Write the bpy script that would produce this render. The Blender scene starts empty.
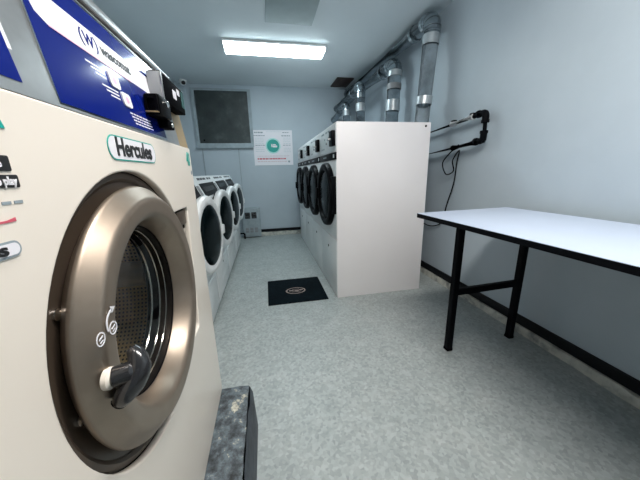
import bpy, bmesh, math, random
from mathutils import Vector, Matrix
random.seed(7)
S = bpy.context.scene
COL = S.collection
PI = math.pi

# ---------------------------------------------------------------- camera
F_PX, YAW, PITCH, ROLL = 266.495, 0.19353, 0.25046, -0.02447
CAM_POS = Vector((0, 0, 1.15))
fwd = Vector((math.sin(YAW)*math.cos(PITCH), math.cos(YAW)*math.cos(PITCH), -math.sin(PITCH)))
rt = Vector((math.cos(YAW), -math.sin(YAW), 0)); up = rt.cross(fwd)
rt2 = rt*math.cos(ROLL) + up*math.sin(ROLL); up2 = -rt*math.sin(ROLL) + up*math.cos(ROLL)
cd = bpy.data.cameras.new('camera'); cam = bpy.data.objects.new('camera', cd); COL.objects.link(cam)
cd.sensor_width = 36; cd.lens = 36*F_PX/640; cd.clip_start = 0.01
Mx = Matrix((rt2, up2, -fwd)).transposed().to_4x4(); Mx.translation = CAM_POS
cam.matrix_world = Mx
S.camera = cam
# ---------------------------------------------------------------- world, light and exposure
w = bpy.data.worlds.new('world'); S.world = w; w.use_nodes = True
w.node_tree.nodes['Background'].inputs[0].default_value = (0.55, 0.7, 0.8, 1)
w.node_tree.nodes['Background'].inputs[1].default_value = 0.05
S.view_settings.view_transform = 'Standard'; S.view_settings.look = 'None'
S.view_settings.gamma = 1; S.view_settings.use_curve_mapping = False
S.view_settings.exposure = 0.75
FAR_LAMP = (0.80, 0.95, 1.0); FAR_POWER = 13.0
NEAR_LAMP = (1.0, 0.965, 0.92); NEAR_POWER = 30.0

# ---------------------------------------------------------------- materials
def mat(name, col, rough=0.5, metal=0.0, var=0.0, scale=8.0, bump=0.0, bscale=60.0, coat=0.0, emit=None, es=0.0, spec=0.5):
    m = bpy.data.materials.new(name); m.use_nodes = True
    nt = m.node_tree; b = nt.nodes['Principled BSDF']
    b.inputs['Roughness'].default_value = rough; b.inputs['Metallic'].default_value = metal
    b.inputs['Base Color'].default_value = (*col, 1); b.inputs['Coat Weight'].default_value = coat
    b.inputs['Specular IOR Level'].default_value = spec
    if emit: b.inputs['Emission Color'].default_value = (*emit, 1); b.inputs['Emission Strength'].default_value = es
    tc = nt.nodes.new('ShaderNodeTexCoord')
    n = nt.nodes.new('ShaderNodeTexNoise'); n.inputs['Scale'].default_value = scale; n.inputs['Detail'].default_value = 5
    nt.links.new(tc.outputs['Object'], n.inputs['Vector'])
    r = nt.nodes.new('ShaderNodeValToRGB')
    r.color_ramp.elements[0].position = 0.3; r.color_ramp.elements[1].position = 0.7
    r.color_ramp.elements[0].color = (*[c*(1-var) for c in col], 1)
    r.color_ramp.elements[1].color = (*[min(1, c*(1+var)) for c in col], 1)
    nt.links.new(n.outputs['Fac'], r.inputs['Fac']); nt.links.new(r.outputs['Color'], b.inputs['Base Color'])
    if bump:
        n2 = nt.nodes.new('ShaderNodeTexNoise'); n2.inputs['Scale'].default_value = bscale; n2.inputs['Detail'].default_value = 4
        nt.links.new(tc.outputs['Object'], n2.inputs['Vector'])
        bp = nt.nodes.new('ShaderNodeBump'); bp.inputs['Strength'].default_value = bump; bp.inputs['Distance'].default_value = 0.01
        nt.links.new(n2.outputs['Fac'], bp.inputs['Height']); nt.links.new(bp.outputs['Normal'], b.inputs['Normal'])
    return m

def ramp_mat(name, stops, scale, rough, detail=6, fine=None, bump=0.0, nrough=0.6, spec=0.5):
    m = mat(name, stops[0][1], rough, spec=spec); nt = m.node_tree; b = nt.nodes['Principled BSDF']
    n = [x for x in nt.nodes if x.type == 'TEX_NOISE'][0]; r = [x for x in nt.nodes if x.type == 'VALTORGB'][0]
    n.inputs['Scale'].default_value = scale; n.inputs['Detail'].default_value = detail; n.inputs['Roughness'].default_value = nrough
    cr = r.color_ramp
    cr.elements[0].position = stops[0][0]; cr.elements[0].color = (*stops[0][1], 1)
    cr.elements[1].position = stops[-1][0]; cr.elements[1].color = (*stops[-1][1], 1)
    for p, c in stops[1:-1]:
        e = cr.elements.new(p); e.color = (*c, 1)
    tc = [x for x in nt.nodes if x.type == 'TEX_COORD'][0]
    if fine:
        f, amt = fine
        v = nt.nodes.new('ShaderNodeTexVoronoi'); v.inputs['Scale'].default_value = f
        nt.links.new(tc.outputs['Object'], v.inputs['Vector'])
        mx = nt.nodes.new('ShaderNodeMix'); mx.data_type = 'RGBA'; mx.blend_type = 'OVERLAY'; mx.inputs[0].default_value = amt
        nt.links.new(r.outputs['Color'], mx.inputs[6]); 
        bw = nt.nodes.new('ShaderNodeRGBToBW'); nt.links.new(v.outputs['Color'], bw.inputs[0])
        nt.links.new(bw.outputs[0], mx.inputs[7]); nt.links.new(mx.outputs[2], b.inputs['Base Color'])
    if bump:
        bp = nt.nodes.new('ShaderNodeBump'); bp.inputs['Strength'].default_value = bump; bp.inputs['Distance'].default_value = 0.01
        nt.links.new(n.outputs['Fac'], bp.inputs['Height']); nt.links.new(bp.outputs['Normal'], b.inputs['Normal'])
    return m

M = {}
M['floor'] = ramp_mat('speckled grey floor', [(0.3, (0.31, 0.345, 0.34)), (0.5, (0.355, 0.39, 0.385)), (0.68, (0.40, 0.43, 0.42))], 7, 0.42, 9, (70, 0.22), 0.05, 0.72)
M['wall'] = ramp_mat('painted blue grey wall', [(0.3, (0.43, 0.50, 0.55)), (0.7, (0.49, 0.56, 0.61))], 1.6, 0.5, 6, None, 0.12)
M['ceiling'] = ramp_mat('painted ceiling', [(0.3, (0.62, 0.69, 0.72)), (0.7, (0.68, 0.75, 0.78))], 1.2, 0.75, 5, None, 0.1)
M['black_trim'] = mat('black painted trim', (0.005, 0.006, 0.008), 0.5, var=0.3, scale=6, spec=0.2)
M['plaster'] = ramp_mat('crumbling plaster', [(0.3, (0.20, 0.21, 0.20)), (0.5, (0.50, 0.50, 0.45)), (0.75, (0.66, 0.65, 0.58))], 14, 0.8, 7, None, 0.6)
M['cream'] = mat('cream enamel', (0.84, 0.765, 0.675), 0.28, var=0.02, scale=2, coat=0.2)
M['white'] = mat('white enamel', (0.78, 0.80, 0.80), 0.3, var=0.02, scale=2)
M['pinkwhite'] = mat('warm white enamel', (0.88, 0.845, 0.845), 0.4, var=0.02, scale=2)
M['steel'] = mat('brushed stainless', (0.50, 0.50, 0.50), 0.33, 0.85, var=0.06, scale=40)
M['tan'] = mat('tan trim and yellow lit steel', (0.50, 0.36, 0.19), 0.35, 0.4, var=0.08)  # on the console end, yellow light on stainless is put into this tan
M['blue'] = mat('printed blue panel', (0.004, 0.013, 0.17), 0.12, var=0.05, scale=3, spec=0.25)
M['print_white'] = mat('white print', (0.84, 0.82, 0.86), 0.4)
M['pink'] = mat('pale pink line', (0.75, 0.45, 0.62), 0.4)
M['black'] = mat('black plastic', (0.003, 0.003, 0.004), 0.4, var=0.2, spec=0.05)
M['black_rough'] = mat('black matt', (0.003, 0.003, 0.004), 0.7, var=0.2, spec=0.02)
M['grey_plastic'] = mat('grey plastic', (0.26, 0.27, 0.28), 0.45, var=0.1)
M['teal'] = mat('teal print', (0.0, 0.36, 0.30), 0.4)
M['teal_pale'] = mat('pale mint print', (0.42, 0.76, 0.72), 0.4)
M['ink'] = mat('black print', (0.01, 0.01, 0.012), 0.45)
M['grey_ink'] = mat('grey print', (0.28, 0.33, 0.36), 0.5)
M['red_ink'] = mat('red print', (0.60, 0.10, 0.14), 0.5)
M['bronze'] = mat('dark bronze plate', (0.085, 0.062, 0.045), 0.42, 0.3, var=0.08)
M['ring'] = mat('satin bronze steel ring', (0.33, 0.268, 0.213), 0.40, 0.85, var=0.05, scale=30)
M['chrome'] = mat('chrome', (0.75, 0.74, 0.72), 0.1, 1.0)
M['handle'] = mat('black handle plastic', (0.018, 0.018, 0.02), 0.2, coat=0.4)
M['galv'] = mat('galvanised steel duct', (0.36, 0.41, 0.44), 0.22, 0.92, var=0.3, scale=9)
M['foil'] = mat('silver foil tape', (0.50, 0.54, 0.56), 0.35, 0.6, var=0.1, scale=20)
M['table_white'] = mat('white laminate', (0.53, 0.60, 0.73), 0.3, var=0.01)
M['steel_black'] = mat('black painted steel', (0.003, 0.0035, 0.005), 0.5, spec=0.06)
M['lens'] = mat('dark lens', (0.004, 0.004, 0.006), 0.06)
M['doorglass'] = mat('dark door glass', (0.002, 0.005, 0.006), 0.22, var=0.2, spec=0.04)
M['dirty_pane'] = ramp_mat('dirty dark pane', [(0.3, (0.012, 0.020, 0.022)), (0.55, (0.03, 0.042, 0.042)), (0.8, (0.09, 0.11, 0.105))], 5, 0.5, 8)
M['frame'] = mat('worn grey frame', (0.33, 0.39, 0.42), 0.6, var=0.15, scale=12)
M['hatch'] = mat('grey green hatch', (0.32, 0.39, 0.40), 0.7, var=0.06)
M['brown'] = mat('dark brown board', (0.035, 0.022, 0.018), 0.7, var=0.3, scale=20)
M['mat'] = mat('dark rubber mat', (0.003, 0.007, 0.010), 0.9, var=0.25, spec=0.08, scale=30, bump=0.3, bscale=150)
M['matmark'] = mat('faded mat emblem', (0.24, 0.19, 0.17), 0.7, var=0.3, scale=40)
M['plinth_top'] = ramp_mat('chipped painted concrete', [(0.36, (0.012, 0.014, 0.016)), (0.46, (0.06, 0.072, 0.082)), (0.54, (0.12, 0.15, 0.17)), (0.575, (0.13, 0.155, 0.17)), (0.59, (0.36, 0.35, 0.29)), (0.65, (0.55, 0.53, 0.44))], 17, 0.6, 10, (40, 0.3), 0.8, 0.7)
M['plinth_side'] = mat('dark painted concrete', (0.045, 0.055, 0.068), 0.6, var=0.35, scale=10, bump=0.4, bscale=30)
M['diffuser'] = mat('lamp diffuser', (0.9, 0.9, 0.9), 0.4, emit=FAR_LAMP, es=FAR_POWER)
M['diffuser_warm'] = mat('lamp diffuser warm', (0.9, 0.9, 0.9), 0.4, emit=NEAR_LAMP, es=NEAR_POWER)

def glass_mat():
    m = bpy.data.materials.new('clear door glass'); m.use_nodes = True; nt = m.node_tree
    nt.nodes.remove(nt.nodes['Principled BSDF']); out = nt.nodes['Material Output']
    tr = nt.nodes.new('ShaderNodeBsdfTransparent'); tr.inputs[0].default_value = (0.93, 0.91, 0.87, 1)
    gl = nt.nodes.new('ShaderNodeBsdfGlossy'); gl.inputs['Roughness'].default_value = 0.03
    mx = nt.nodes.new('ShaderNodeMixShader'); mx.inputs[0].default_value = 0.07
    nt.links.new(tr.outputs[0], mx.inputs[1]); nt.links.new(gl.outputs[0], mx.inputs[2])
    nt.links.new(mx.outputs[0], out.inputs['Surface'])
    return m
M['glass'] = glass_mat()

def drum_mat():            # perforated steel: rows of round holes around the drum axis
    m = bpy.data.materials.new('perforated drum steel'); m.use_nodes = True; nt = m.node_tree
    b = nt.nodes['Principled BSDF']; b.inputs['Metallic'].default_value = 0.75; b.inputs['Roughness'].default_value = 0.35
    uv = nt.nodes.new('ShaderNodeUVMap')
    mp = nt.nodes.new('ShaderNodeMapping'); mp.inputs['Scale'].default_value = (150, 32, 1)
    fr = nt.nodes.new('ShaderNodeVectorMath'); fr.operation = 'FRACTION'
    sb = nt.nodes.new('ShaderNodeVectorMath'); sb.operation = 'SUBTRACT'; sb.inputs[1].default_value = (0.5, 0.5, 0)
    ln = nt.nodes.new('ShaderNodeVectorMath'); ln.operation = 'LENGTH'
    r = nt.nodes.new('ShaderNodeValToRGB'); r.color_ramp.interpolation = 'CONSTANT'
    r.color_ramp.elements[0].color = (0.004, 0.004, 0.004, 1); r.color_ramp.elements[1].color = (0.66, 0.50, 0.25, 1)  # gold tone holds the warm light inside the steel drum
    r.color_ramp.elements[1].position = 0.27
    nt.links.new(uv.outputs[0], mp.inputs[0]); nt.links.new(mp.outputs[0], fr.inputs[0]); nt.links.new(fr.outputs[0], sb.inputs[0])
    nt.links.new(sb.outputs[0], ln.inputs[0]); nt.links.new(ln.outputs['Value'], r.inputs[0]); nt.links.new(r.outputs[0], b.inputs['Base Color'])
    return m
M['drum'] = drum_mat()

# ---------------------------------------------------------------- mesh helpers
def root_off(p):
    o = Vector((0, 0, 0))
    while p is not None:
        o += p.location; p = p.parent
    return o
def finish(name, me, m, parent=None, smooth=True):
    if smooth and len(me.polygons):
        me.polygons.foreach_set('use_smooth', [True]*len(me.polygons))
        me.set_sharp_from_angle(angle=math.radians(32))
    me.materials.clear(); me.materials.append(m)
    if parent is not None: me.transform(Matrix.Translation(-root_off(parent)))
    o = bpy.data.objects.new(name, me); COL.objects.link(o); o.parent = parent
    return o
def obj(name, bm, m, parent=None, smooth=True):
    bmesh.ops.recalc_face_normals(bm, faces=bm.faces)
    me = bpy.data.meshes.new(name); bm.to_mesh(me); bm.free()
    return finish(name, me, m, parent, smooth)
def NB(): return bmesh.new()
def box(bm, a, b, bev=0.0, seg=2):
    a, b = Vector([min(p, q) for p, q in zip(a, b)]), Vector([max(p, q) for p, q in zip(a, b)])
    r = bmesh.ops.create_cube(bm, size=1); vs = r['verts']
    for v in vs: v.co = Vector([a[i] + (v.co[i]+0.5)*(b[i]-a[i]) for i in range(3)])
    if bev:
        es = list({e for v in vs for e in v.link_edges})
        bmesh.ops.bevel(bm, geom=es, offset=bev, segments=seg, affect='EDGES', profile=0.5)
    return bm
def frame_of(d):
    d = Vector(d).normalized(); u = Vector((0, 0, 1)) if abs(d.z) < 0.9 else Vector((0, 1, 0))
    s = d.cross(u).normalized(); return d, s, s.cross(d).normalized()
def lathe(bm, c, axis, prof, seg=48, closed=False, uvs=False):
    d, s, t = frame_of(axis); c = Vector(c); rings = []
    for (a, r) in prof:
        if r < 1e-6: rings.append([bm.verts.new(c + d*a)])
        else: rings.append([bm.verts.new(c + d*a + s*(r*math.cos(2*PI*k/seg)) + t*(r*math.sin(2*PI*k/seg))) for k in range(seg)])
    pairs = list(zip(rings, rings[1:]))
    if closed: pairs.append((rings[-1], rings[0]))
    lay = bm.loops.layers.uv.verify() if uvs else None
    for j, (p, q) in enumerate(pairs):
        for k in range(seg):
            k2 = (k+1) % seg
            vs = [p[k % len(p)], p[k2 % len(p)], q[k2 % len(q)], q[k % len(q)]]
            u = []
            for v in vs:
                if v not in u: u.append(v)
            if len(u) > 2:
                try: f = bm.faces.new(u)
                except ValueError: continue
                if lay:
                    n = len(pairs)
                    cs = [(k/seg, j/n), ((k+1)/seg, j/n), ((k+1)/seg, (j+1)/n), (k/seg, (j+1)/n)]
                    for l, q_ in zip(f.loops, cs): l[lay].uv = q_
    return bm
def cyl(bm, p0, p1, r, seg=24, r1=None):
    p0, p1 = Vector(p0), Vector(p1); L = (p1-p0).length
    return lathe(bm, p0, p1-p0, [(0, 0), (0, r), (L, r if r1 is None else r1), (L, 0)], seg)
def tube(bm, pts, r, seg=10, rad=None):
    pts = [Vector(p) for p in pts]; rings = []; prev = None
    for i, p in enumerate(pts):
        d = (pts[min(i+1, len(pts)-1)] - pts[max(i-1, 0)]).normalized()
        if prev is None: _, s, t = frame_of(d)
        else:
            s = (prev - d*prev.dot(d)).normalized(); t = d.cross(s)
        prev = s; rr = rad[i] if rad else r
        rings.append([bm.verts.new(p + s*(rr*math.cos(2*PI*k/seg)) + t*(rr*math.sin(2*PI*k/seg))) for k in range(seg)])
    for p, q in zip(rings, rings[1:]):
        for k in range(seg): bm.faces.new((p[k], p[(k+1) % seg], q[(k+1) % seg], q[k]))
    bm.faces.new(rings[0]); bm.faces.new(rings[-1])
    return bm
def spline(pts, n=8):
    pts = [Vector(p) for p in pts]; out = []
    P = [pts[0]*2-pts[1]] + pts + [pts[-1]*2-pts[-2]]
    for i in range(1, len(P)-2):
        for k in range(n):
            t = k/n; a, b, c, d = P[i-1], P[i], P[i+1], P[i+2]
            out.append(0.5*((2*b) + (c-a)*t + (2*a-5*b+4*c-d)*t*t + (3*b-a-3*c+d)*t**3))
    out.append(pts[-1]); return out
def fillet(pts, r, n=6):
    pts = [Vector(p) for p in pts]; out = [pts[0]]
    for a, b, c in zip(pts, pts[1:], pts[2:]):
        u = (a-b).normalized(); v = (c-b).normalized()
        p, q = b+u*r, b+v*r
        for k in range(n+1):
            t = k/n; out.append(p*(1-t)**2 + b*2*t*(1-t) + q*t*t)
    out.append(pts[-1]); return out
def prism(bm, poly, o, u, v, thick):      # poly of (a, b) in plane o + a*u + b*v, extruded along u x v by thick
    o, u, v = Vector(o), Vector(u), Vector(v); n = u.cross(v).normalized()*thick
    A = [bm.verts.new(o+u*a+v*b) for a, b in poly]; B = [bm.verts.new(o+u*a+v*b+n) for a, b in poly]
    bm.faces.new(A[::-1]); bm.faces.new(B)
    k = len(A)
    for i in range(k): bm.faces.new((A[i], A[(i+1) % k], B[(i+1) % k], B[i]))
    return bm
def rrect(a0, b0, a1, b1, r, n=5):
    out = []
    for cx, cy, s in ((a1-r, b0+r, -PI/2), (a1-r, b1-r, 0), (a0+r, b1-r, PI/2), (a0+r, b0+r, PI)):
        for k in range(n+1): out.append((cx+r*math.cos(s+k/n*PI/2), cy+r*math.sin(s+k/n*PI/2)))
    return out
def circ(cx, cy, r, n=48, ry=None): return [(cx+r*math.cos(2*PI*k/n), cy+(ry or r)*math.sin(2*PI*k/n)) for k in range(n)]
def holed(name, loops, o, u, v, thick, m, parent=None, bevel=0.0):   # outline with holes, extruded
    cu = bpy.data.curves.new(name, 'CURVE'); cu.dimensions = '2D'; cu.fill_mode = 'BOTH'; cu.extrude = thick/2; cu.bevel_depth = bevel
    for lp in loops:
        sp = cu.splines.new('POLY'); sp.points.add(len(lp)-1); sp.use_cyclic_u = True
        for p, (a, b) in zip(sp.points, lp): p.co = (a, b, 0, 1)
    return from_curve(name, cu, o, u, v, m, parent, thick/2)
def from_curve(name, cu, o, u, v, m, parent, lift=0.0):
    t = bpy.data.objects.new('tmp', cu); COL.objects.link(t)
    dg = bpy.context.evaluated_depsgraph_get(); me = bpy.data.meshes.new_from_object(t.evaluated_get(dg))
    bpy.data.objects.remove(t)
    u, v = Vector(u).normalized(), Vector(v).normalized(); n = u.cross(v)
    Mt = Matrix((u, v, n)).transposed().to_4x4(); Mt.translation = Vector(o) + n*lift
    me.transform(Mt); me.name = name
    return finish(name, me, m, parent, smooth=bool(lift))
def text(name, s, o, u, v, size, m, parent, bold=0.0, sx=1.0, spacing=1.0):
    cu = bpy.data.curves.new(name, 'FONT'); cu.body = s; cu.size = size; cu.extrude = 0.0004; cu.offset = bold; cu.space_character = spacing
    cu.align_x = 'CENTER'; cu.align_y = 'CENTER'; cu.resolution_u = 4
    ob = from_curve(name, cu, (0, 0, 0), (1, 0, 0), (0, 1, 0), m, None)
    me = ob.data
    me.transform(Matrix.Diagonal((sx, 1, 1, 1)))
    u, v = Vector(u).normalized(), Vector(v).normalized()
    Mt = Matrix((u, v, u.cross(v))).transposed().to_4x4(); Mt.translation = Vector(o)
    me.transform(Mt)
    if parent: me.transform(Matrix.Translation(-root_off(parent))); ob.parent = parent
    return ob
def thing(name, label, cat, loc=(0, 0, 0), group=None):
    o = bpy.data.objects.new(name, None); COL.objects.link(o); o.location = loc; o.empty_display_size = 0.1
    tag(o, label, cat, group); return o
def tag(o, label, cat, group=None):
    o['label'] = label; o['category'] = cat
    if group: o['group'] = group
    return o
def struct(o): o['kind'] = 'structure'; return o
def dup_tree(o, parent=None):
    c = o.copy(); COL.objects.link(c); c.parent = parent
    for ch in [x for x in bpy.data.objects if x.parent == o]: dup_tree(ch, c)
    return c
X, Y, Z = Vector((1, 0, 0)), Vector((0, 1, 0)), Vector((0, 0, 1))

# ================================================================ SETTING
XL, XR, YN, YF, ZC = -1.30, 1.72, -2.60, 5.06, 2.566
struct(obj('floor', box(NB(), (XL-.1, YN-.1, -.1), (XR+.1, YF+.1, 0)), M['floor']))
struct(obj('ceiling', box(NB(), (XL-.1, YN-.1, ZC), (XR+.1, YF+.1, ZC+.1)), M['ceiling']))
struct(obj('wall_left', box(NB(), (XL-.1, YN-.1, 0), (XL, YF+.1, ZC)), M['wall']))
struct(obj('wall_right', box(NB(), (XR, YN-.1, 0), (XR+.1, YF+.1, ZC)), M['wall']))
struct(obj('wall_near', box(NB(), (XL, YN-.1, 0), (XR, YN, ZC)), M['wall']))
struct(obj('wall_far', box(NB(), (XL, YF, 0), (XR, YF+.1, ZC)), M['wall']))
struct(obj('baseboard_right', box(NB(), (XR-.018, YN, .062), (XR, YF, .128), .003), M['black_trim']))
struct(obj('baseboard_far', box(NB(), (-.14, YF-.02, .075), (XR-.02, YF, .125), .003), M['black_trim']))
# lumpy plaster curb below the right baseboard
def curb(a, b, n, depth, hgt, axis):
    bm = NB(); rows = []
    for i in range(n+1):
        t = a + (b-a)*i/n; dd = depth*(.8+.35*random.random()); hh = hgt*(.85+.25*random.random())
        if axis == 'y': pr = [(XR, 0), (XR-dd, 0), (XR-dd*.97, hh*.5), (XR-dd*.7, hh*.9), (XR, hh)]; rows.append([bm.verts.new((x, t, z)) for x, z in pr])
        else: pr = [(YF, 0), (YF-dd, 0), (YF-dd*.97, hh*.5), (YF-dd*.7, hh*.9), (YF, hh)]; rows.append([bm.verts.new((t, y, z)) for y, z in pr])
    for p, q in zip(rows, rows[1:]):
        for k in range(4): bm.faces.new((p[k], p[k+1], q[k+1], q[k]))
    return bm
struct(obj('trim_1', curb(YN, YF, 130, .026, .06, 'y'), M['plaster']))
struct(obj('trim_2', curb(-.14, XR-.03, 40, .03, .07, 'x'), M['plaster']))
# dark boarded window on the far wall
wx0, wx1, wz0, wz1 = -1.02, -.19, 1.66, 2.47
wf = holed('window_1', [[(wx0-.05, wz0-.06), (wx1+.05, wz0-.06), (wx1+.05, wz1+.03), (wx0-.05, wz1+.03)], [(wx0, wz0), (wx1, wz0), (wx1, wz1), (wx0, wz1)]],
           (0, YF, 0), X, Z, .035, M['frame']); struct(wf)
obj('pane', box(NB(), (wx0+.002, YF-.018, wz0+.002), (wx1-.002, YF-.004, wz1-.002)), M['dirty_pane'], wf)
obj('window_sill', box(NB(), (wx0-.07, YF-.05, wz0-.085), (wx1+.035, YF-.001, wz0-.062), .004), M['frame'], wf)
obj('bolt', lathe(NB(), (wx0+.07, YF-.018, wz0+.05), (0, -1, 0), [(0, .016), (.008, .014), (.01, 0)], 12), M['black'], wf)
struct(obj('trim_3', tube(NB(), [(-1.0, YF-.008, 1.57), (-1.0, YF-.008, 0.6)], .008, 8), M['frame']))
struct(obj('trim_4', tube(NB(), [(-.41, YF-.008, 1.57), (-.41, YF-.008, 0.6)], .006, 8), M['frame']))
#struct(obj('trim_5', box(NB(), (-.19, YF-.012, .58), (-.175, YF, 1.56)), M['wall']))

# ================================================================ CEILING THINGS
def ceiling_lamp(x0, x1, y0, y1, label, dm):
    t = thing('ceiling_light', label, 'ceiling light', ((x0+x1)/2, (y0+y1)/2, ZC))
    obj('housing', box(NB(), (x0-.015, y0-.01, ZC-.028), (x1+.015, y1+.01, ZC-.001), .004), M['white'], t)
    n = 14; bm = NB()
    pr = [(y0, ZC-.028)] + [((y0+y1)/2-(y1-y0)/2*math.cos(PI*k/n), ZC-.034-.03*math.sin(PI*k/n)**.6) for k in range(n+1)] + [(y1, ZC-.028)]
    A = [bm.verts.new((x0, y, z)) for y, z in pr]; B = [bm.verts.new((x1, y, z)) for y, z in pr]
    bm.faces.new(A); bm.faces.new(B)
    for i in range(len(pr)): j = (i+1) % len(pr); bm.faces.new((A[i], A[j], B[j], B[i]))
    obj('diffuser', bm, dm, t)
    for x in (x0-.006, x1+.006):
        obj('end_cap', box(NB(), (x-.006, y0+.004, ZC-.062), (x+.006, y1-.004, ZC-.028), .003), M['white'], t)
    return t
ceiling_lamp(-.335, .79, 3.44, 3.72, 'long white wraparound ceiling light glowing above the aisle', M['diffuser'])
ceiling_lamp(-.10, 1.1, .25, .53, 'long unseen ceiling light added above the big washer and the folding table', M['diffuser_warm'])  # lamp out of view, added to match the foreground brightness
t = thing('access_panel', 'plain grey square panel set in the ceiling in front of the light', 'ceiling panel', (.34, 2.75, ZC))
obj('panel_board', box(NB(), (.11, 2.44, ZC-.012), (.565, 3.04, ZC-.001), .003), M['hatch'], t)
t = thing('ceiling_vent', 'dark brown square opening cover on the ceiling beside the ducts', 'vent', (1.36, 4.7, ZC))
obj('cover', box(NB(), (1.23, 4.5, ZC-.016), (1.465, 4.88, ZC-.001), .003), M['brown'], t)
fr_ = holed('frame', [[(1.21, 4.47), (1.483, 4.47), (1.483, 4.91), (1.21, 4.91)], [(1.235, 4.505), (1.458, 4.505), (1.458, 4.875), (1.235, 4.875)]], (0, 0, ZC-.02), X, Y, .016, M['brown'], t)
t = thing('security_camera', 'small white dome camera with black lens in the far left ceiling corner', 'security camera', (-1.13, 4.9, ZC))
obj('mount', cyl(NB(), (-1.13, 4.9, ZC), (-1.13, 4.9, ZC-.025), .055), M['white'], t)
obj('dome', lathe(NB(), (-1.13, 4.9, ZC-.024), (0, 0, -1), [(0, .05)]+[(.05*math.sin(k*PI/16), .05*math.cos(k*PI/16)) for k in range(1, 8)]+[(.05, 0)], 24), M['white'], t)
obj('lens', lathe(NB(), (-1.115, 4.862, ZC-.045), (.35, -1, -.35), [(0, .03), (.02, .026), (.024, 0)], 20), M['lens'], t)

# ================================================================ BIG WASHER
FX = -.25; YA, YB = .14, 1.045; ZB, ZT = .235, 1.235
DC = (.575, .885)
# plinth
t = thing('concrete_plinth', 'chipped blue-grey painted concrete plinth under the big cream washer', 'plinth', (-.5, .3, 0))
bm = NB()
n = 36; rows = []
for i in range(n+1):
    y = -.7 + i*(1.745)/n; j = (random.random()-.5)*.008
    rows.append([bm.verts.new(p) for p in ((-1.0, y, 0), (-.114, y, 0), (-.120+j, y, .195+j), (-.130+j, y, .222), (-.142+j, y, .230+j*.3), (-1.0, y, .232))])
for p, q in zip(rows, rows[1:]):
    for k in (0, 1): bm.faces.new((p[k], p[k+1], q[k+1], q[k]))
bm.faces.new(rows[0]); bm.faces.new(rows[-1])
for p, q in zip(rows, rows[1:]): bm.faces.new((p[5], p[0], q[0], q[5])); bm.faces.new((p[2], p[3], q[3], q[2]))
obj('base_block', bm, M['plinth_side'], t)
bm = NB()
ny = 60; nx = 10; g = []
for i in range(ny+1):
    y = -.7 + i*1.745/ny
    g.append([bm.verts.new((-.136-(.40)*k/nx + (random.random()-.5)*.004, y, .2325-.0015+(random.random()*.003 if 0 < k else -.003))) for k in range(nx+1)])
for p, q in zip(g, g[1:]):
    for k in range(nx): bm.faces.new((p[k], p[k+1], q[k+1], q[k]))
obj('worn_top', bm, M['plinth_top'], t)

W = thing('commercial_washer', 'big cream front-load washer with bronze round door and blue control panel', 'washing machine', (-.6, .59, .235))
def trim_outline(r, right, zlo, zhi, rc=.018):
    out = []; cy, cz = DC
    # circle, then a squared tab on the far side
    a0 = math.asin(min(1, (zhi-cz)/r)); a1 = math.asin(max(-1, (zlo-cz)/r))
    k = 64; s = a0; e = 2*PI + a1
    for i in range(k+1):
        a = s + (e-s)*i/k; out.append((cy+r*math.cos(a), cz+r*math.sin(a)))
    for c0, c1, st in ((right-.055-rc, zlo+rc, -PI/2), (right-rc, zhi-rc, 0)):
        for i in range(6): out.append((c0+rc*math.cos(st+i/5*PI/2), c1+rc*math.sin(st+i/5*PI/2)))
    return out
TO = trim_outline(.278, .925, .655, 1.055)
holed('front_panel', [[(YA, ZB+.005), (YB, ZB+.005), (YB, ZT), (YA, ZT)], TO], (FX-.014, 0, 0), Y, Z, .010, M['cream'], W, bevel=.004)
bm = NB()
box(bm, (-.9, YB-.012, ZB), (FX-.015, YB, ZT)); box(bm, (-.9, YA, ZB), (FX-.015, YA+.012, ZT)); box(bm, (-.912, YA, ZB), (-.9, YB, ZT+.17))
box(bm, (-.9, YA, ZB), (FX-.015, YB, ZB+.012))
box(bm, (-.9, YA, ZT-.012), (-.30, YB, ZT)); 
obj('cabinet', bm, M['cream'], W)
tp = holed('door_surround', [rrect(.29, .60, .96, 1.17, .02), circ(DC[0], DC[1], .176, 64)], (-.279, 0, 0), Y, Z, .010, M['bronze'], W)
# recessed lip round the cut-out
bm = NB()
A = [bm.verts.new((-.252, y, z)) for y, z in TO]; B = [bm.verts.new((-.268, DC[0]+(y-DC[0])*.985, DC[1]+(z-DC[1])*.985)) for y, z in TO]
for i in range(len(TO)): j = (i+1) % len(TO); bm.faces.new((A[i], A[j], B[j], B[i]))
obj('surround_lip', bm, M['black_rough'], W)
# stepped lip on the surround following the ring
obj('surround_step', lathe(NB(), (-.27, *DC), X, [(0, .272), (.006, .27), (.008, .262), (.004, .256), (0, .256)], 72), M['bronze'], W)
for (y, z) in ((.361, .984), (.350, .832)):
    b_ = obj('hinge_bolt', lathe(NB(), (-.269, y, z), X, [(0, .008), (.003, .008), (.005, .005), (.006, 0)], 18), M['chrome'], W)
obj('hinge_slot', box(NB(), (-.269, .346, .875), (-.262, .352, .905), .002), M['black'], W)
obj('latch_plate', box(NB(), (-.268, .83, 1.0), (-.256, .915, 1.045), .004), M['bronze'], W)
obj('latch_catch', box(NB(), (-.268, .84, .965), (-.258, .90, .990), .004), M['chrome'], W)
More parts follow.
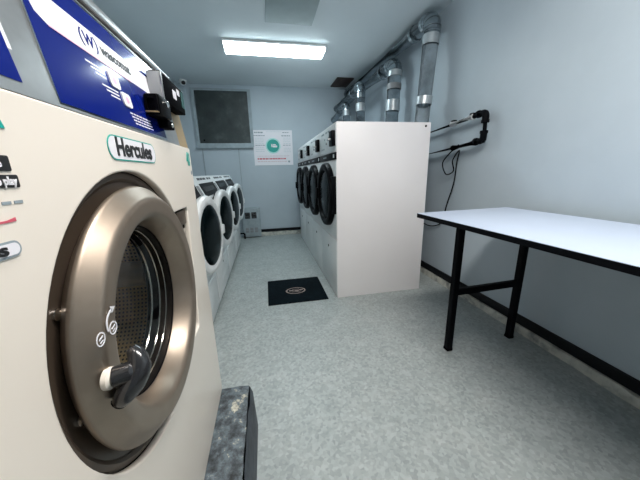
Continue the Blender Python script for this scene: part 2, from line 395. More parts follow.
# door ring
D = obj('door_ring', lathe(NB(), (0, *DC), X, [(-.274, .222), (-.264, .235), (-.256, .2435), (-.2515, .2465), (-.248, .2465), (-.2455, .2455), (-.2435, .2435), (-.2285, .2285), (-.2265, .2265), (-.2245, .2240), (-.2232, .2205), (-.2228, .2165), (-.2230, .213), (-.2238, .198), (-.2243, .195), (-.2255, .191), (-.229, .187), (-.233, .184), (-.262, .1715), (-.268, .170), (-.276, .175)], 128), M['ring'], W)
obj('gasket', lathe(NB(), (0, *DC), X, [(-.268, .1715), (-.274, .166), (-.284, .164), (-.30, .166), (-.32, .172), (-.336, .180)], 72), M['black_rough'], W)
obj('window_bowl', lathe(NB(), (0, *DC), X, [(-.270, .168), (-.268, .155), (-.268, .08), (-.268, 0)], 64), M['glass'], D)
dr = NB()
lathe(dr, (0, *DC), X, [(-.34, .262), (-.66, .262)], 96, uvs=True)
DR = obj('drum', dr, M['drum'], W)
obj('drum_back', lathe(NB(), (-.66, *DC), X, [(0, .262), (0, .18), (.012, .17), (.012, .05), (.03, .04), (.03, 0)], 64), M['steel'], DR)
obj('drum_mouth', lathe(NB(), (0, *DC), X, [(-.336, .179), (-.333, .186), (-.336, .21), (-.34, .262)], 72), M['steel'], DR)
for xr, rr, wr in ((-.300, .166, .0022), (-.322, .1725, .0030), (-.284, .163, .0014)):
    obj('trim_ring', lathe(NB(), (0, *DC), X, [(xr+wr*math.cos(a*PI/4), rr+wr*math.sin(a*PI/4)) for a in range(8)], 72, closed=True), M['chrome'], DR)
for k in range(3):
    a = PI/2 + k*2*PI/3 + .5; cy, cz = DC[0]+.235*math.cos(a), DC[1]+.235*math.sin(a)
    bm = NB(); cyl(bm, (-.35, cy, cz), (-.65, cy, cz), .035, 16)
    obj('lifter', bm, M['steel'], DR)
# door handle: pivot boss and a curved black lever over the glass edge
piv = Vector((-.2225, .351, .889))
dh = obj('handle_boss', lathe(NB(), piv, X, [(-.004, .0145), (.002, .0145), (.005, .011), (.006, 0)], 28), M['cream'], D)
obj('handle_stem', lathe(NB(), (-.218, .352, .889), (.9, .25, .05), [(0, .0135), (.02, .014), (.024, .010), (.024, 0)], 24), M['handle'], dh)
hb = NB()
pth = spline([(-.218, .349, .850), (-.207, .350, .863), (-.197, .356, .876), (-.192, .364, .890), (-.195, .371, .903), (-.203, .378, .912)], 5)
nn = len(pth); tube(hb, pth, .012, 14, [.005+.0105*math.sin(PI*min(1, .14+.80*i/(nn-1)))**.8 for i in range(nn)])
obj('handle_lever', hb, M['handle'], dh)
hb = NB(); pth = spline([(-.212, .356, .860), (-.222, .375, .845), (-.234, .40, .822), (-.242, .43, .800)], 5)
tube(hb, pth, .008, 10); obj('handle_catch', hb, M['black'], dh)
# arrow and clothes symbols by the handle
SX = -.2215
def arc_mark(bm, cy, cz, r, a0, a1, wdt=.0016, n=14):
    P = [(cy+(r+wdt)*math.cos(a0+(a1-a0)*i/n), cz+(r+wdt)*math.sin(a0+(a1-a0)*i/n)) for i in range(n+1)]
    P += [(cy+(r-wdt)*math.cos(a1+(a0-a1)*i/n), cz+(r-wdt)*math.sin(a1+(a0-a1)*i/n)) for i in range(n+1)]
    prism(bm, P, (SX, 0, 0), Y, Z, .0006)
bm = NB()
arc_mark(bm, .386, .954, .018, PI*.5, PI*1.1)
prism(bm, [(.383, .978), (.394, .973), (.384, .967)], (SX, 0, 0), Y, Z, .0006)
for cy, cz in ((.351, .948), (.380, .947)):
    arc_mark(bm, cy, cz, .0085, 0, 1.98*PI, .0009)
    prism(bm, [(cy-.004, cz-.0008), (cy+.005, cz+.001), (cy+.005, cz+.003), (cy-.004, cz+.0012)], (SX, 0, 0), Y, Z, .0006)
    prism(bm, [(cy-.003, cz-.005), (cy+.004, cz-.004), (cy+.004, cz-.0025), (cy-.003, cz-.0035)], (SX, 0, 0), Y, Z, .0006)
obj('door_symbols', bm, M['print_white'], D, smooth=False)
# control console: leans back from (-.253,1.24)
PX0, PZ0, SL = -.253, 1.24, .13
PU = Vector((0, 1, 0)); PV = Vector((-SL, 0, 1)).normalized(); PN = PU.cross(PV)
def pp(y, z, lift=0.0): return Vector((PX0-SL*(z-PZ0), y, z)) + PN*lift
def ppoly(bm, pts, lift, th=.0008):      # pts (y, z) in the slanted panel plane
    A = [bm.verts.new(pp(y, z, lift)) for y, z in pts]; B = [bm.verts.new(pp(y, z, lift+th)) for y, z in pts]
    bm.faces.new(A[::-1]); bm.faces.new(B)
    k = len(A)
    for i in range(k): bm.faces.new((A[i], A[(i+1) % k], B[(i+1) % k], B[i]))
    return bm
bm = NB()
pr = [(-.30, ZT+.001), (PX0+.002, ZT+.004), (PX0-SL*(1.428-PZ0), 1.428), (-.90, 1.428), (-.90, ZT+.001)]
A = [bm.verts.new((x, YA, z)) for x, z in pr]; B = [bm.verts.new((x, YB-.102, z)) for x, z in pr]
bm.faces.new(A); bm.faces.new(B)
for i in range(5): j = (i+1) % 5; bm.faces.new((A[i], A[j], B[j], B[i]))
CN = obj('control_console', bm, M['steel'], W)
obj('console_end', ppoly(NB(), [(YB-.100, 1.24), (YB, 1.24), (YB-.012, 1.43), (YB-.100, 1.43)], -.03, .03), M['tan'], CN)
obj('console_seam', box(NB(), (-.30, YA, ZT+.0005), (PX0-.003, YB, ZT+.004)), M['black'], CN)
lid = box(NB(), (-.90, YA, 1.433), (-.274, YB-.02, 1.452), .004); obj('lid', lid, M['steel'], W)
obj('lid_gap', box(NB(), (-.90, YA, 1.428), (-.280, YB-.04, 1.433)), M['brown'], W)
blue = obj('blue_panel', ppoly(NB(), [(.437, 1.245), (.832, 1.247), (.828, 1.418), (.437, 1.418)], .0004, .0016), M['blue'], CN)
obj('panel_edge', holed('panel_edge', [[(.4345, -.0), (.835, 0), (.835, .182), (.4345, .182)], [(.4375, .003), (.831, .003), (.831, .179), (.4375, .179)]], pp(0, 1.2425, .0002), PU, PV, .0016, M['chrome'], CN).data.copy() and NB(), M['chrome'], CN) if False else None
holed('panel_edge', [[(.4345, .0), (.835, 0), (.835, .182), (.4345, .182)], [(.4375, .003), (.831, .003), (.831, .179), (.4375, .179)]], pp(0, 1.2425, .0002), PU, PV, .0018, M['chrome'], CN)
b2 = obj('blue_panel', ppoly(NB(), [(.16, 1.252), (.383, 1.252), (.377, 1.40), (.16, 1.40)], .0014, .001), M['blue'], CN)
obj('panel_border', ppoly(NB(), [(.16, 1.246), (.390, 1.246), (.384, 1.406), (.16, 1.406)], .0002, .0012), M['print_white'], CN)
band = [(.47, 1.345), (.826, 1.345), (.826, 1.386), (.50, 1.386), (.448, 1.386), (.445, 1.37), (.452, 1.352)]
bnd = obj('logo_band', ppoly(NB(), band, .0021, .0005), M['print_white'], blue, smooth=False)
obj('band_line', ppoly(NB(), [(.47, 1.3435), (.70, 1.3435), (.70, 1.3455), (.47, 1.3455)], .0027, .0003), M['pink'], blue, smooth=False)
text('logo_text', 'wascomat', pp(.655, 1.3675, .0030), PU, PV, .0235, M['ink'], blue, bold=.0005, sx=1.12)
text('logo_mark', 'W', pp(.568, 1.366, .0030), PU, PV, .026, M['blue'], blue, bold=.0004)
for s in (-1, 1):
    P = []
    for i in range(11): a = -1.0+2.0*i/10; P.append((.568+s*(.024+.006*(math.cos(a)-1)*2.2), 1.366+.015*math.sin(a)))
    for i in range(11): a = 1.0-2.0*i/10; P.append((.568+s*(.0205+.006*(math.cos(a)-1)*2.2), 1.366+.015*math.sin(a)))
    obj('logo_bracket', ppoly(NB(), P, .0028, .0004), M['blue'], blue, smooth=False)
for (y, z) in ((.615, 1.322), (.645, 1.296)):
    bt = obj('push_button', ppoly(NB(), rrect(y-.017, z-.0125, y+.017, z+.0125, .006), .002, .0025), M['print_white'], blue)
    obj('button_mark', ppoly(NB(), circ(y, z, .006, 14), .0046, .0003), M['pink'], bt, smooth=False)
    bm = NB()
    for k in range(3): ppoly(bm, [(y-.078+.01*k, z+.006-.006*k), (y-.026, z+.006-.006*k), (y-.026, z+.0085-.006*k), (y-.078+.01*k, z+.0085-.006*k)], .0021, .0003)
    obj('button_caption', bm, M['print_white'], blue, smooth=False)
bm = NB()
for k in range(4):
    x0 = .645+.004*k
    while x0 < .735:
        wd = .006+.010*random.random(); ppoly(bm, [(x0, 1.2725-.006*k), (x0+wd, 1.2725-.006*k), (x0+wd, 1.2752-.006*k), (x0, 1.2752-.006*k)], .0021, .0003); x0 += wd+.003
obj('small_print', bm, M['print_white'], blue, smooth=False)
# badges on the front panel
def badge(y0, z0, y1, z1, line, fill, s, ts, nm, sx=1.0, tilt=0.0, bold=.0012):
    hgt = z1-z0; r = hgt*.49
    b = obj(nm, prism(NB(), rrect(y0, z0, y1, z1, r), (FX+.0002, 0, 0), Y, Z, .001), line, W, smooth=False)
    obj('badge_face', prism(NB(), rrect(y0+.0022, z0+.0022, y1-.0022, z1-.0022, r-.0022), (FX+.0012, 0, 0), Y, Z, .0004), fill, b, smooth=False)
    text('badge_text', s, (FX+.0022, (y0+y1)/2, (z0+z1)/2+.0008), Y, Z, ts, M['ink'], b, bold=bold, sx=sx)
    return b
badge(.522, 1.178, .722, 1.220, M['teal'], M['print_white'], 'Hercules', .043, 'name_badge', .98)
badge(.20, 1.0755, .318, 1.0915, M['grey_ink'], M['print_white'], 'Hercules', .0165, 'small_badge', 1.45, bold=.0005)
text('size_number', '40', (FX+.001, 1.008, 1.200), Y, Z,   .062, M['teal'], W, bold=.0006, sx=.62)
text('size_unit', '40', (FX+.001, 1.028, 1.157), Y, Z, .018, M['grey_ink'], W, bold=.0004, sx=.8)
obj('teal_sticker', prism(NB(), [(.24, 1.199), (.340, 1.199), (.330, 1.226), (.24, 1.226)], (FX+.0002, 0, 0), Y, Z, .0008), M['teal'], W, smooth=False)
for z0, z1, y1 in ((1.158, 1.173, .3335), (1.142, 1.1545, .338)):
    st = obj('black_sticker', prism(NB(), rrect(.22, z0, y1, z1, .002), (FX+.0002, 0, 0), Y, Z, .0008), M['ink'], W, smooth=False)
    text('sticker_text', 'No play' if z0 < 1.15 else 'se', (FX+.0014, y1-.018, (z0+z1)/2), Y, Z, .0115, M['print_white'], st, bold=.0003, sx=.8 if z0 < 1.15 else 1.6)
bm = NB()
for k in range(7): prism(bm, [(.245+.0135*k, 1.126), (.255+.0135*k, 1.126), (.255+.0135*k, 1.129), (.245+.0135*k, 1.129)], (FX+.0002, 0, 0), Y, Z, .0005)
obj('grey_caption', bm, M['grey_ink'], W, smooth=False)
obj('red_mark', prism(NB(), [(.25, 1.108), (.322, 1.109), (.322, 1.113), (.312, 1.111), (.25, 1.110)], (FX+.0002, 0, 0), Y, Z, .0005), M['red_ink'], W, smooth=False)
# card reader fixed on the panel
R_ = thing('card_reader', 'black card reader box bolted to the blue panel of the big washer', 'card reader', (-.265, .88, 1.36))
bm = NB(); box(bm, (-.266, .806, 1.336), (-.235, 1.0, 1.404), .003)
rb = obj('reader_body', bm, M['black_rough'], R_)
obj('side_plate', box(NB(), (-.266, .800, 1.334), (-.238, .806, 1.400), .001), M['grey_plastic'], R_)
obj('edge_strip', box(NB(), (-.238, .800, 1.334), (-.2335, .807, 1.400), .001), M['steel'], R_)
obj('front_label', prism(NB(), rrect(.885, 1.36, .915, 1.382, .003), (-.2348, 0, 0), Y, Z, .001), M['print_white'], R_, smooth=False)
obj('front_label', prism(NB(), rrect(.925, 1.378, .950, 1.394, .003), (-.2348, 0, 0), Y, Z, .001), M['print_white'], R_, smooth=False)
obj('display', prism(NB(), rrect(.965, 1.352, .992, 1.397, .003), (-.2348, 0, 0), Y, Z, .001), mat('dim green display', (.03, .10, .09), .2), R_, smooth=False)
cs = obj('card_slot', box(NB(), (-.258, .735, 1.288), (-.226, .815, 1.334), .004), M['black'], R_)
holed('slot_bezel', [rrect(-.257, 1.291, -.229, 1.331, .005), rrect(-.252, 1.299, -.235, 1.323, .003)], (0, .735, 0), X, Z, .004, M['black'], cs)
obj('slot_rail', box(NB(), (-.256, .725, 1.292), (-.229, .736, 1.2945), .001), M['tan'], cs)
obj('lock_barrel', lathe(NB(), (-.226, .775, 1.318), X, [(0, .008), (.006, .008), (.008, .005), (.008, 0)], 20), M['chrome'], cs)
obj('lower_bracket', box(NB(), (-.255, .79, 1.268), (-.230, .84, 1.288), .003), M['black_rough'], R_)
obj('bracket_screw', lathe(NB(), (-.230, .82, 1.278), X, [(0, .006), (.003, .005), (.004, 0)], 14), M['chrome'], R_)

# ================================================================ LEFT ROW
LW, LFX = .73, -.46
def left_machine():
    t = thing('front_load_washer', 'x', 'washing machine', (0, 0, 0), 'white front-load machines in the left row')
    h = LW/2-.004
    bm = NB(); box(bm, (-.70, -h, .06), (0, h, .955), .006)
    obj('cabinet', bm, M['white'], t)
    obj('toe_kick', box(NB(), (-.68, -h+.01, 0), (-.045, h-.01, .062)), M['grey_plastic'], t)
    lp = obj('lower_panel', box(NB(), (-.002, -h+.012, .10), (.006, h-.012, .37), .003), M['white'], t)
    obj('panel_lock', lathe(NB(), (.006, 0, .335), X, [(0, .01), (.003, .01), (.003, 0)], 14), M['grey_plastic'], lp)
    # sloped control head
    bm = NB(); pr = [(-.70, .955), (.004, .955), (.004, .968), (-.055, 1.095), (-.075, 1.135), (-.70, 1.135)]
    A = [bm.verts.new((x, -h, z)) for x, z in pr]; B = [bm.verts.new((x, h, z)) for x, z in pr]
    bm.faces.new(A); bm.faces.new(B)
    for i in range(6): j = (i+1) % 6; bm.faces.new((A[i], A[j], B[j], B[i]))
    ch = obj('control_head', bm, M['white'], t, smooth=False)
    def sl(y0, y1, a, b, m, nm, par, th=.002):       # patch on the slope, a..b from bottom 0 to top 1
        P0, P1 = Vector((.004, 0, .968)), Vector((-.055, 0, 1.095)); v = (P1-P0); nrm = Vector((v.z, 0, -v.x)).normalized()
        bm = NB(); Q = [P0+v*a+Y*y0, P0+v*a+Y*y1, P0+v*b+Y*y1, P0+v*b+Y*y0]
        A = [bm.verts.new(q+nrm*.0002) for q in Q]; B = [bm.verts.new(q+nrm*th) for q in Q]
        bm.faces.new(A); bm.faces.new(B)
        for i in range(4): j = (i+1) % 4; bm.faces.new((A[i], A[j], B[j], B[i]))
        return obj(nm, bm, m, par, smooth=False)
    dp = sl(-h+.02, h-.12, .08, .88, M['black'], 'display_panel', ch, .004)
    sl(-h+.07, h-.22, .36, .66, M['doorglass'], 'display', dp, .005)
    sl(h-.09, h-.03, .15, .78, M['grey_plastic'], 'coin_plate', ch, .004)
    for (a, b) in ((-.30, -.22), (-.20, -.12), (-.10, .0), (.06, .14), (.17, .23)):
        P0, P1 = Vector((-.055, 0, 1.095)), Vector((-.075, 0, 1.135)); v = P1-P0; nrm = Vector((v.z, 0, -v.x)).normalized()
        Q = [P0+v*.30+Y*a, P0+v*.30+Y*b, P0+v*.72+Y*b, P0+v*.72+Y*a]; bm = NB()
        A_ = [bm.verts.new(q+nrm*.0002) for q in Q]; B_ = [bm.verts.new(q+nrm*.0015) for q in Q]
        bm.faces.new(A_); bm.faces.new(B_)
        for i in range(4): j = (i+1) % 4; bm.faces.new((A_[i], A_[j], B_[j], B_[i]))
        obj('name_print', bm, M['ink'], ch, smooth=False)
    c = (0, 0, .752)
    # each door stands a little ajar, hinged on the near side
    dr_ = bpy.data.objects.new('x', None)
    rm = Matrix.Translation((.006, -.27, 0)) @ Matrix.Rotation(-math.radians(7), 4, 'Z') @ Matrix.Translation((0, .27, 0))
    def dpart(nm, bm, m, par): bm.transform(rm); return obj(nm, bm, m, par)
    bpy.data.objects.remove(dr_)
    po = obj('porthole', lathe(NB(), (0, 0, .745), X, [(.0005, .235), (.006, .232), (.006, .20), (.0015, .195), (.0015, 0)], 56), M['black_rough'], t)
    dr_ = dpart('door_ring', lathe(NB(), c, X, [(0, .185), (0, .258), (.012, .265), (.030, .265), (.044, .256), (.050, .242), (.050, .220), (.044, .205), (.030, .197), (.010, .188)], 64, closed=True), M['white'], t)
    dpart('door_glass', lathe(NB(), c, X, [(.010, .190), (.034, .201), (.044, .203), (.052, .188), (.060, .13), (.064, .06), (.065, 0)], 48), M['doorglass'], dr_)
    dpart('door_handle', box(NB(), (.030, .226, .71), (.060, .268, .78), .008), M['white'], dr_)
    dpart('door_hinge', box(NB(), (-.004, -.285, .69), (.018, -.262, .80), .004), M['grey_plastic'], dr_)
    obj('dispenser_notch', lathe(NB(), (.001, -h+.075, .925), X, [(0, .045), (.004, .045), (.004, 0)], 24), M['grey_plastic'], t)
    return t
L0 = left_machine()
ll = ['white front-load machine nearest the big washer, its round door partly hidden', 'second white front-load machine in the left row counting from the big washer',
      'third white front-load machine in the left row, just before the end one', 'last white front-load machine of the left row, beside the wall heater']
for i, l in enumerate(ll):
    o = L0 if i == 0 else dup_tree(L0)
    o.location = (LFX, 1.87+i*LW, 0); o['label'] = l

# ================================================================ RIGHT ROW OF TUMBLE DRYERS
RW, RX, RD, RH = .645, .59, .837, 1.537
def right_machine():
    t = thing('tumble_dryer', 'x', 'tumble dryer', (0, 0, 0), 'tall white tumble dryers in the right row')
    h = RW/2-.0025
    bm = NB(); box(bm, (0, -h, .0), (RD, h, RH), .004); obj('cabinet', bm, M['pinkwhite'], t)
    def fb(nm, y0, y1, z0, z1, x0, m, par=t, bev=.002): return obj(nm, box(NB(), (x0, y0, z0), (.001, y1, z1), bev), m, par)
    cp = fb('control_panel', -h+.004, h-.002, 1.315, RH-.01, -.005, M['white'])
    fb('upper_panel', -h+.004, h-.002, .565, 1.235, -.005, M['white'])
    lp = fb('lower_panel', -h+.004, h-.002, .02, .55, -.005, M['white'])
    bd = fb('trim_band', -h+.002, h, 1.245, 1.305, -.009, M['black'])
    obj('band_badge', box(NB(), (-.0105, -h+.05, 1.262), (-.0085, -h+.085, 1.29)), M['white'], bd)
    obj('band_marks', box(NB(), (-.0105, .02, 1.27), (-.0085, .16, 1.282)), M['grey_ink'], bd)
    cb = obj('coin_box', box(NB(), (-.035, -h+.02, 1.355), (-.004, -h+.125, 1.475), .005), M['black'], cp)
    obj('coin_slide', box(NB(), (-.06, -h+.05, 1.40), (-.034, -h+.09, 1.412), .002), M['steel'], cb)
    obj('start_button', lathe(NB(), (-.004, .02, 1.40), -X, [(0, .012), (.008, .012), (.008, 0)], 16), M['grey_plastic'], cp)
    for y in (-.06, .09): obj('indicator', lathe(NB(), (-.004, y, 1.44), -X, [(0, .010), (.004, .009), (.004, 0)], 14), M['grey_ink'], cp)
    bm = NB()
    for k, (a, b) in enumerate(((-.1, -.03), (.0, .06), (.12, .24))): box(bm, (-.0056, a, 1.487), (-.0048, b, 1.502))
    for a in (.12, .17, .22): box(bm, (-.0056, a, 1.35), (-.0048, a+.025, 1.365))
    obj('panel_print', bm, M['grey_ink'], cp)
    c = (0, -.005, .935)
    pl = obj('hinge_plate', box(NB(), (-.035, -h+.002, .79), (-.004, -h+.09, 1.11), .004), M['black'], t)
    dr_ = obj('door_ring', lathe(NB(), c, -X, [(.004, .292), (.03, .292), (.048, .285), (.056, .27), (.056, .25), (.050, .235), (.03, .225), (.004, .225)], 64), M['black'], t)
    obj('door_glass', lathe(NB(), c, -X, [(.030, .228), (.040, .20), (.048, .12), (.050, 0)], 48), M['doorglass'], dr_)
    obj('door_handle', box(NB(), (-.075, .225, .88), (-.05, .255, .99), .006), M['black'], dr_)
    obj('panel_lock', lathe(NB(), (-.005, 0, .43), -X, [(0, .013), (.004, .013), (.004, 0)], 14), M['black'], lp)
    return t
R0 = right_machine()
rl = ['nearest tall white tumble dryer, its bare side facing the folding table', 'second tall white tumble dryer of the right row from the near end',
      'third tall white tumble dryer of the right row from the near end', 'farthest tall white tumble dryer of the right row, closest to the far wall']
for i, l in enumerate(rl):
    o = R0 if i == 0 else dup_tree(R0)
    o.location = (RX, 2.211+RW/2+i*RW, 0); o['label'] = l
    if i == 0:
        obj('side_hole', lathe(NB(), (1.378, 2.2135, 1.507), -Y, [(0, .009), (.003, .009), (.003, 0)], 14), M['black'], o)

# ================================================================ DUCTS
def duct(bottom, top, end, r, label, bands, y_end, mid=None):
    t = thing('exhaust_duct', label, 'duct', bottom, 'galvanised exhaust ducts behind the dryers')
    b, tp_ = Vector(bottom), Vector(top); e = Vector(end); d = (tp_-b).normalized(); d2 = (e-tp_).normalized()
    obj('riser', tube(NB(), [b, tp_-d*r*1.2], r, 32), M['galv'], t)
    P = fillet([tp_-d*r*1.7, tp_, tp_+d2*r*1.7], r*1.5, 8)
    el = NB(); tube(el, P, r*1.035, 32); eo = obj('elbow', el, M['galv'], t)
    for i, q in enumerate(P[2:-2:2]):
        k = P.index(q); dd = (P[k+1]-P[k-1]).normalized()
        lathe_b = lathe(NB(), q, dd, [(-.004, r*1.09), (0, r*1.12), (.004, r*1.09)], 32)
        obj('elbow_seam', lathe_b, M['galv'], eo)
    obj('run', tube(NB(), [tp_+d2*r*1.3, e], r, 32), M['galv'], t)
    for f, wd, m in bands:
        q = b+(tp_-b)*f; obj('tape_band', lathe(NB(), q, d, [(-wd, r*1.02), (-wd, r*1.045), (wd, r*1.045), (wd, r*1.02)], 32), m, t)
    q = tp_+d2*.30
    if (e-tp_).length > .6: obj('joint_band', lathe(NB(), q, d2, [(-.02, r*1.02), (-.02, r*1.06), (.02, r*1.06), (.02, r*1.02)], 32), M['galv'], t)
    return t
duct((1.505, 2.53, 1.2), (1.575, 2.53, 2.455), (1.56, 5.058, 2.485), .071, 'nearest and tallest exhaust duct rising to the ceiling corner', [(.46, .035, M['foil']), (.86, .04, M['foil'])], 5)
duct((1.51, 3.18, 1.2), (1.565, 3.22, 2.335), (1.50, 5.058, 2.34), .078, 'second exhaust duct from the front, with dark tape band near its elbow', [(.60, .06, M['foil']), (.78, .03, M['grey_plastic']), (.90, .03, M['foil'])], 5)
duct((1.36, 3.80, 1.5375), (1.36, 3.82, 2.27), (1.36, 5.058, 2.24), .062, 'third exhaust duct from the front, short with a curved elbow', [(.62, .05, M['foil']), (.82, .03, M['galv'])], 5)
duct((1.355, 4.42, 1.5375), (1.345, 4.43, 2.17), (1.30, 5.058, 2.05), .058, 'farthest and shortest exhaust duct near the far wall', [(.80, .04, M['foil'])], 5)

# ================================================================ PIPE LOOP ON THE RIGHT WALL
P_ = thing('wall_pipe', 'black iron pipe loop standing off the right wall above the table', 'pipe', (1.66, 2.4, 1.45))
PXX = 1.66
up_ = lambda y: 1.552-.067*(y-1.89)
lo_ = lambda y: 1.352-.074*(y-1.87)
obj('upper_pipe', tube(NB(), [(PXX, 1.89, up_(1.89)), (PXX, 3.3, up_(3.3))], .018, 14), M['steel_black'], P_)
obj('lower_pipe', tube(NB(), [(PXX, 1.87, lo_(1.87)), (PXX, 3.3, lo_(3.3))], .018, 14), M['steel_black'], P_)
obj('upright_pipe', tube(NB(), [(PXX, 1.88, up_(1.88)), (PXX, 1.87, lo_(1.87))], .018, 14), M['steel_black'], P_)
for (z, s) in ((up_(1.88), -1), (lo_(1.87), 1)):
    bm = NB(); tube(bm, fillet([(PXX, 1.945, z), (PXX, 1.878, z), (PXX, 1.878, z+s*.06)], .03, 6), .024, 16)
    e_ = obj('elbow_fitting', bm, M['steel_black'], P_)
    obj('fitting_collar', lathe(NB(), (PXX, 1.95, z), Y, [(-.01, .024), (-.01, .028), (.01, .028), (.01, .024)], 16), M['steel_black'], e_)
    obj('fitting_collar', lathe(NB(), (PXX, 1.878, z+s*.062), Z, [(-.01, .024), (-.01, .028), (.01, .028), (.01, .024)], 16), M['steel_black'], e_)
obj('white_sleeve', tube(NB(), [(PXX, 2.0, up_(2.0)), (PXX, 2.26, up_(2.26))], .025, 16), M['white'], P_)
for y in (2.02, 2.24): obj('clamp', box(NB(), (PXX-.012, y-.02, up_(y)+.012), (PXX+.02, y+.02, up_(y)+.032), .004), M['black'], P_)
obj('lower_sleeve', tube(NB(), [(PXX, 1.95, lo_(1.95)), (PXX, 2.22, lo_(2.22))], .024, 16), M['black_rough'], P_)
for y in (2.9,): 
    for z in (up_(y), lo_(y)): obj('wall_bracket', box(NB(), (PXX, y-.012, z-.012), (XR-.001, y+.012, z+.012)), M['steel_black'], P_)
bm = NB()
tube(bm, spline([(PXX-.02, 2.12, 1.345), (1.66, 2.26, 1.28), (1.672, 2.36, 1.20), (1.675, 2.30, 1.10), (1.675, 2.20, 1.13), (1.672, 2.22, 1.22), (1.668, 2.14, 1.30), (1.67, 2.16, 1.20), (1.69, 2.2, 1.02), (1.70, 2.28, .82), (1.702, 2.32, .68), (1.70, 2.38, .60), (1.70, 2.55, .56), (1.69, 2.75, .60), (1.68, 2.95, .66)], 10), .0055, 8)
tag(obj('power_cord', bm, M['black_rough']), 'thin black cord looped over the wall pipe and hanging down behind the table', 'cord')

# ================================================================ TABLE
TZ = .885; ang = math.radians(2.4)
T = thing('folding_table', 'long white-topped table with black edge and black steel legs', 'table', (.925, 1.50, 0))
u = Vector((math.sin(ang)*1.0, -math.cos(ang), 0)); v = Vector((math.cos(ang), math.sin(ang), 0))
# u runs toward the viewer along the long side, v toward the wall
O = Vector((.915, 1.515, 0)); TL, TW = 1.83, .70
def tb(bm, a0, a1, b0, b1, z0, z1, bev=0):
    r = bmesh.ops.create_cube(bm, size=1)
    for vv in r['verts']: vv.co = O + u*(a0+(vv.co.x+.5)*(a1-a0)) + v*(b0+(vv.co.y+.5)*(b1-b0)) + Z*(z0+(vv.co.z+.5)*(z1-z0))
    if bev: bmesh.ops.bevel(bm, geom=list({e for q in r['verts'] for e in q.link_edges}), offset=bev, segments=2, affect='EDGES')
    return bm
rp = rrect(0, 0, TL, TW, .02)
bm = NB(); prism(bm, rp, O+Z*(TZ-.0015), v, u, 0.0001); bm.free()
def flat(poly, z0, z1):
    bm = NB(); A = [bm.verts.new(O+u*a+v*b+Z*z0) for a, b in poly]; B = [bm.verts.new(O+u*a+v*b+Z*z1) for a, b in poly]
    bm.faces.new(A); bm.faces.new(B); k = len(A)
    for i in range(k): bm.faces.new((A[i], A[(i+1) % k], B[(i+1) % k], B[i]))
    return bm
tt = obj('tabletop', flat(rrect(.003, .003, TL-.003, TW-.003, .018), TZ-.02, TZ), M['table_white'], T)
obj('edge_band', flat(rrect(0, 0, TL, TW, .02), TZ-.026, TZ-.0015), M['steel_black'], T)
bm = NB(); tb(bm, .12, TL-.12, .15, .175, TZ-.055, TZ-.026); tb(bm, .12, TL-.12, TW-.085, TW-.06, TZ-.055, TZ-.026)
tb(bm, .12, .145, .15, TW-.06, TZ-.055, TZ-.026); tb(bm, TL-.145, TL-.12, .15, TW-.06, TZ-.055, TZ-.026)
obj('apron', bm, M['steel_black'], T)
for a in (.195, TL-.195):
    for b in (.175, TW-.032):
        lg = obj('leg', tb(NB(), a-.019, a+.019, b-.019, b+.019, .008, TZ-.03, .003), M['steel_black'], T)
        obj('foot_cap', tb(NB(), a-.021, a+.021, b-.021, b+.021, 0, .02, .003), M['black_rough'], lg)
    obj('stretcher', tb(NB(), a-.014, a+.014, .175, TW-.032, .388, .43, .003), M['steel_black'], T)

# ================================================================ FLOOR MAT
t = thing('floor_mat', 'dark rubber floor mat with a faded oval emblem by the dryers', 'mat', (.23, 2.48, 0))
obj('mat_pad', box(NB(), (-.05, 2.21, 0.0005), (.503, 2.766, .009), .004), M['mat'], t)
bm = NB(); P = circ(.222, 2.455, .098, 40, .072); Q = circ(.222, 2.455, .084, 40, .060)
A = [bm.verts.new((x, y, .0098)) for x, y in P]; B = [bm.verts.new((x, y, .0098)) for x, y in Q]
for i in range(40): bm.faces.new((A[i], A[(i+1) % 40], B[(i+1) % 40], B[i]))
for (x0, x1, y0, y1) in ((-.066, -.02, -.006, .016), (-.012, .03, -.014, .010), (.036, .07, -.004, .018), (-.04, .045, -.032, -.022), (-.03, .035, .026, .034)):
    bm.faces.new([bm.verts.new((.222+x, 2.455+y, .0098)) for x, y in ((x0, y0), (x1, y0), (x1, y1), (x0, y1))])
obj('emblem', bm, M['matmark'], t, smooth=False)

# ================================================================ POSTER
t = thing('wall_poster', 'white notice with a teal disc and a red line on the far wall', 'poster', (.19, YF, 1.58))
px0, px1, pz0, pz1 = -.155, .53, 1.285, 1.875
obj('sheet', box(NB(), (px0, YF-.006, pz0), (px1, YF-.0005, pz1)), M['print_white'], t)
yp = YF-.0062
def pbars(bm, rows):
    for x0, x1, z, hgt, brk in rows:
        x = x0
        while x < x1:
            wd = min(x1-x, (.016+.03*random.random()) if brk else (x1-x)); prism(bm, [(x, z), (x+wd, z), (x+wd, z+hgt), (x, z+hgt)], (0, yp, 0), X, Z, .0008); x += wd+.009
    return bm
for row in [(-.125, .02, 1.825, .022, 1), (-.14, .05, 1.78, .012, 1), (.36, .48, 1.83, .012, 1), (.34, .50, 1.775, .014, 1), (-.12, .05, 1.62, .012, 1), (.36, .50, 1.62, .010, 1)]:
    obj('heading_print', pbars(NB(), [row]), M['grey_ink'], t)
obj('body_print', pbars(NB(), [(-.12, .03, z, .007, 1) for z in (1.74, 1.71, 1.68, 1.65, 1.58, 1.55, 1.52)] + [(.37, .50, z, .007, 1) for z in (1.74, 1.71, 1.68, 1.65, 1.57, 1.54, 1.51)] + [(.08, .33, 1.845, .007, 1)]), mat('faint print', (.55, .62, .65), .6), t)
obj('red_print', pbars(NB(), [(-.10, .40, 1.385, .024, 1)]), M['red_ink'], t)
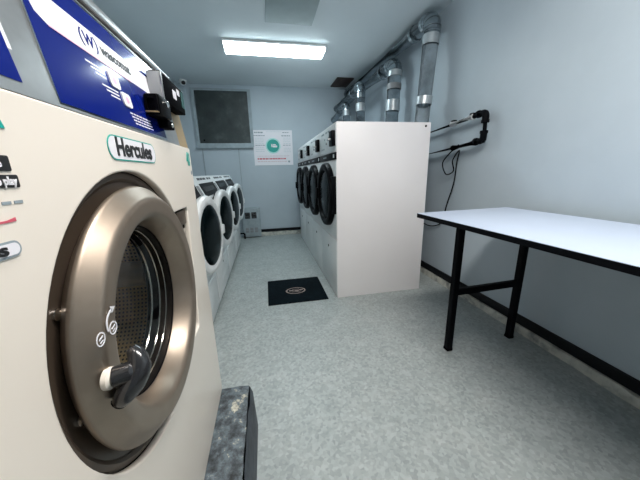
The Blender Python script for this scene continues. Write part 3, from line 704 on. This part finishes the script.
obj('fine_print', pbars(NB(), [(-.10, .42, 1.345, .009, 1), (-.10, .46, 1.44, .006, 1)]), mat('pale red print', (.62, .42, .45), .6), t)
obj('corner_seal', prism(NB(), circ(.455, 1.345, .018, 20), (0, yp, 0), X, Z, .0008), M['grey_ink'], t, smooth=False)
e1 = obj('disc_border', prism(NB(), circ(.185, 1.615, .130, 48), (0, yp, 0), X, Z, .0006), M['teal_pale'], t, smooth=False)
obj('teal_disc', prism(NB(), circ(.185, 1.615, .108, 48), (0, yp-.0006, 0), X, Z, .0006), M['teal'], t, smooth=False)
bm = NB()
for cx, cz, rx, rz in ((.165, 1.62, .012, .03), (.20, 1.605, .022, .018), (.235, 1.605, .024, .018), (.21, 1.635, .03, .010)):
    prism(bm, circ(cx, cz, rx, 16, rz), (0, yp-.0012, 0), X, Z, .0005)
obj('disc_mark', bm, M['print_white'], t, smooth=False)

# ================================================================ WALL HEATER
t = thing('wall_heater', 'low pale grey heater cabinet with dark grilles at the foot of the far wall', 'heater', (-.28, YF, 0))
hx0, hx1 = -.45, -.135
obj('casing', box(NB(), (hx0, YF-.13, .02), (hx1, YF-.001, .55), .008), M['frame'], t)
for x0, x1, z0, z1 in ((hx0+.05, hx0+.14, .36, .47), (hx0+.165, hx0+.255, .36, .47)):
    g_ = obj('outlet_grille', box(NB(), (x0, YF-.134, z0), (x1, YF-.128, z1), .001), M['black_rough'], t)
    for k in range(4): obj('louvre', box(NB(), (x0+.002, YF-.138, z0+.016+k*.025), (x1-.002, YF-.133, z0+.020+k*.025)), M['grey_plastic'], g_)
for k in range(3):
    x0 = hx0+.045+k*.08; g_ = obj('intake_grille', box(NB(), (x0, YF-.134, .10), (x0+.055, YF-.128, .19), .001), M['grey_plastic'], t)
    obj('louvre', box(NB(), (x0+.003, YF-.138, .14), (x0+.052, YF-.133, .146)), M['frame'], g_)
obj('foot_pipe', tube(NB(), fillet([(hx0+.02, YF-.16, 0), (hx0+.02, YF-.16, .10), (hx0-.1, YF-.16, .10)], .03), .014, 10), M['black_rough'], t)
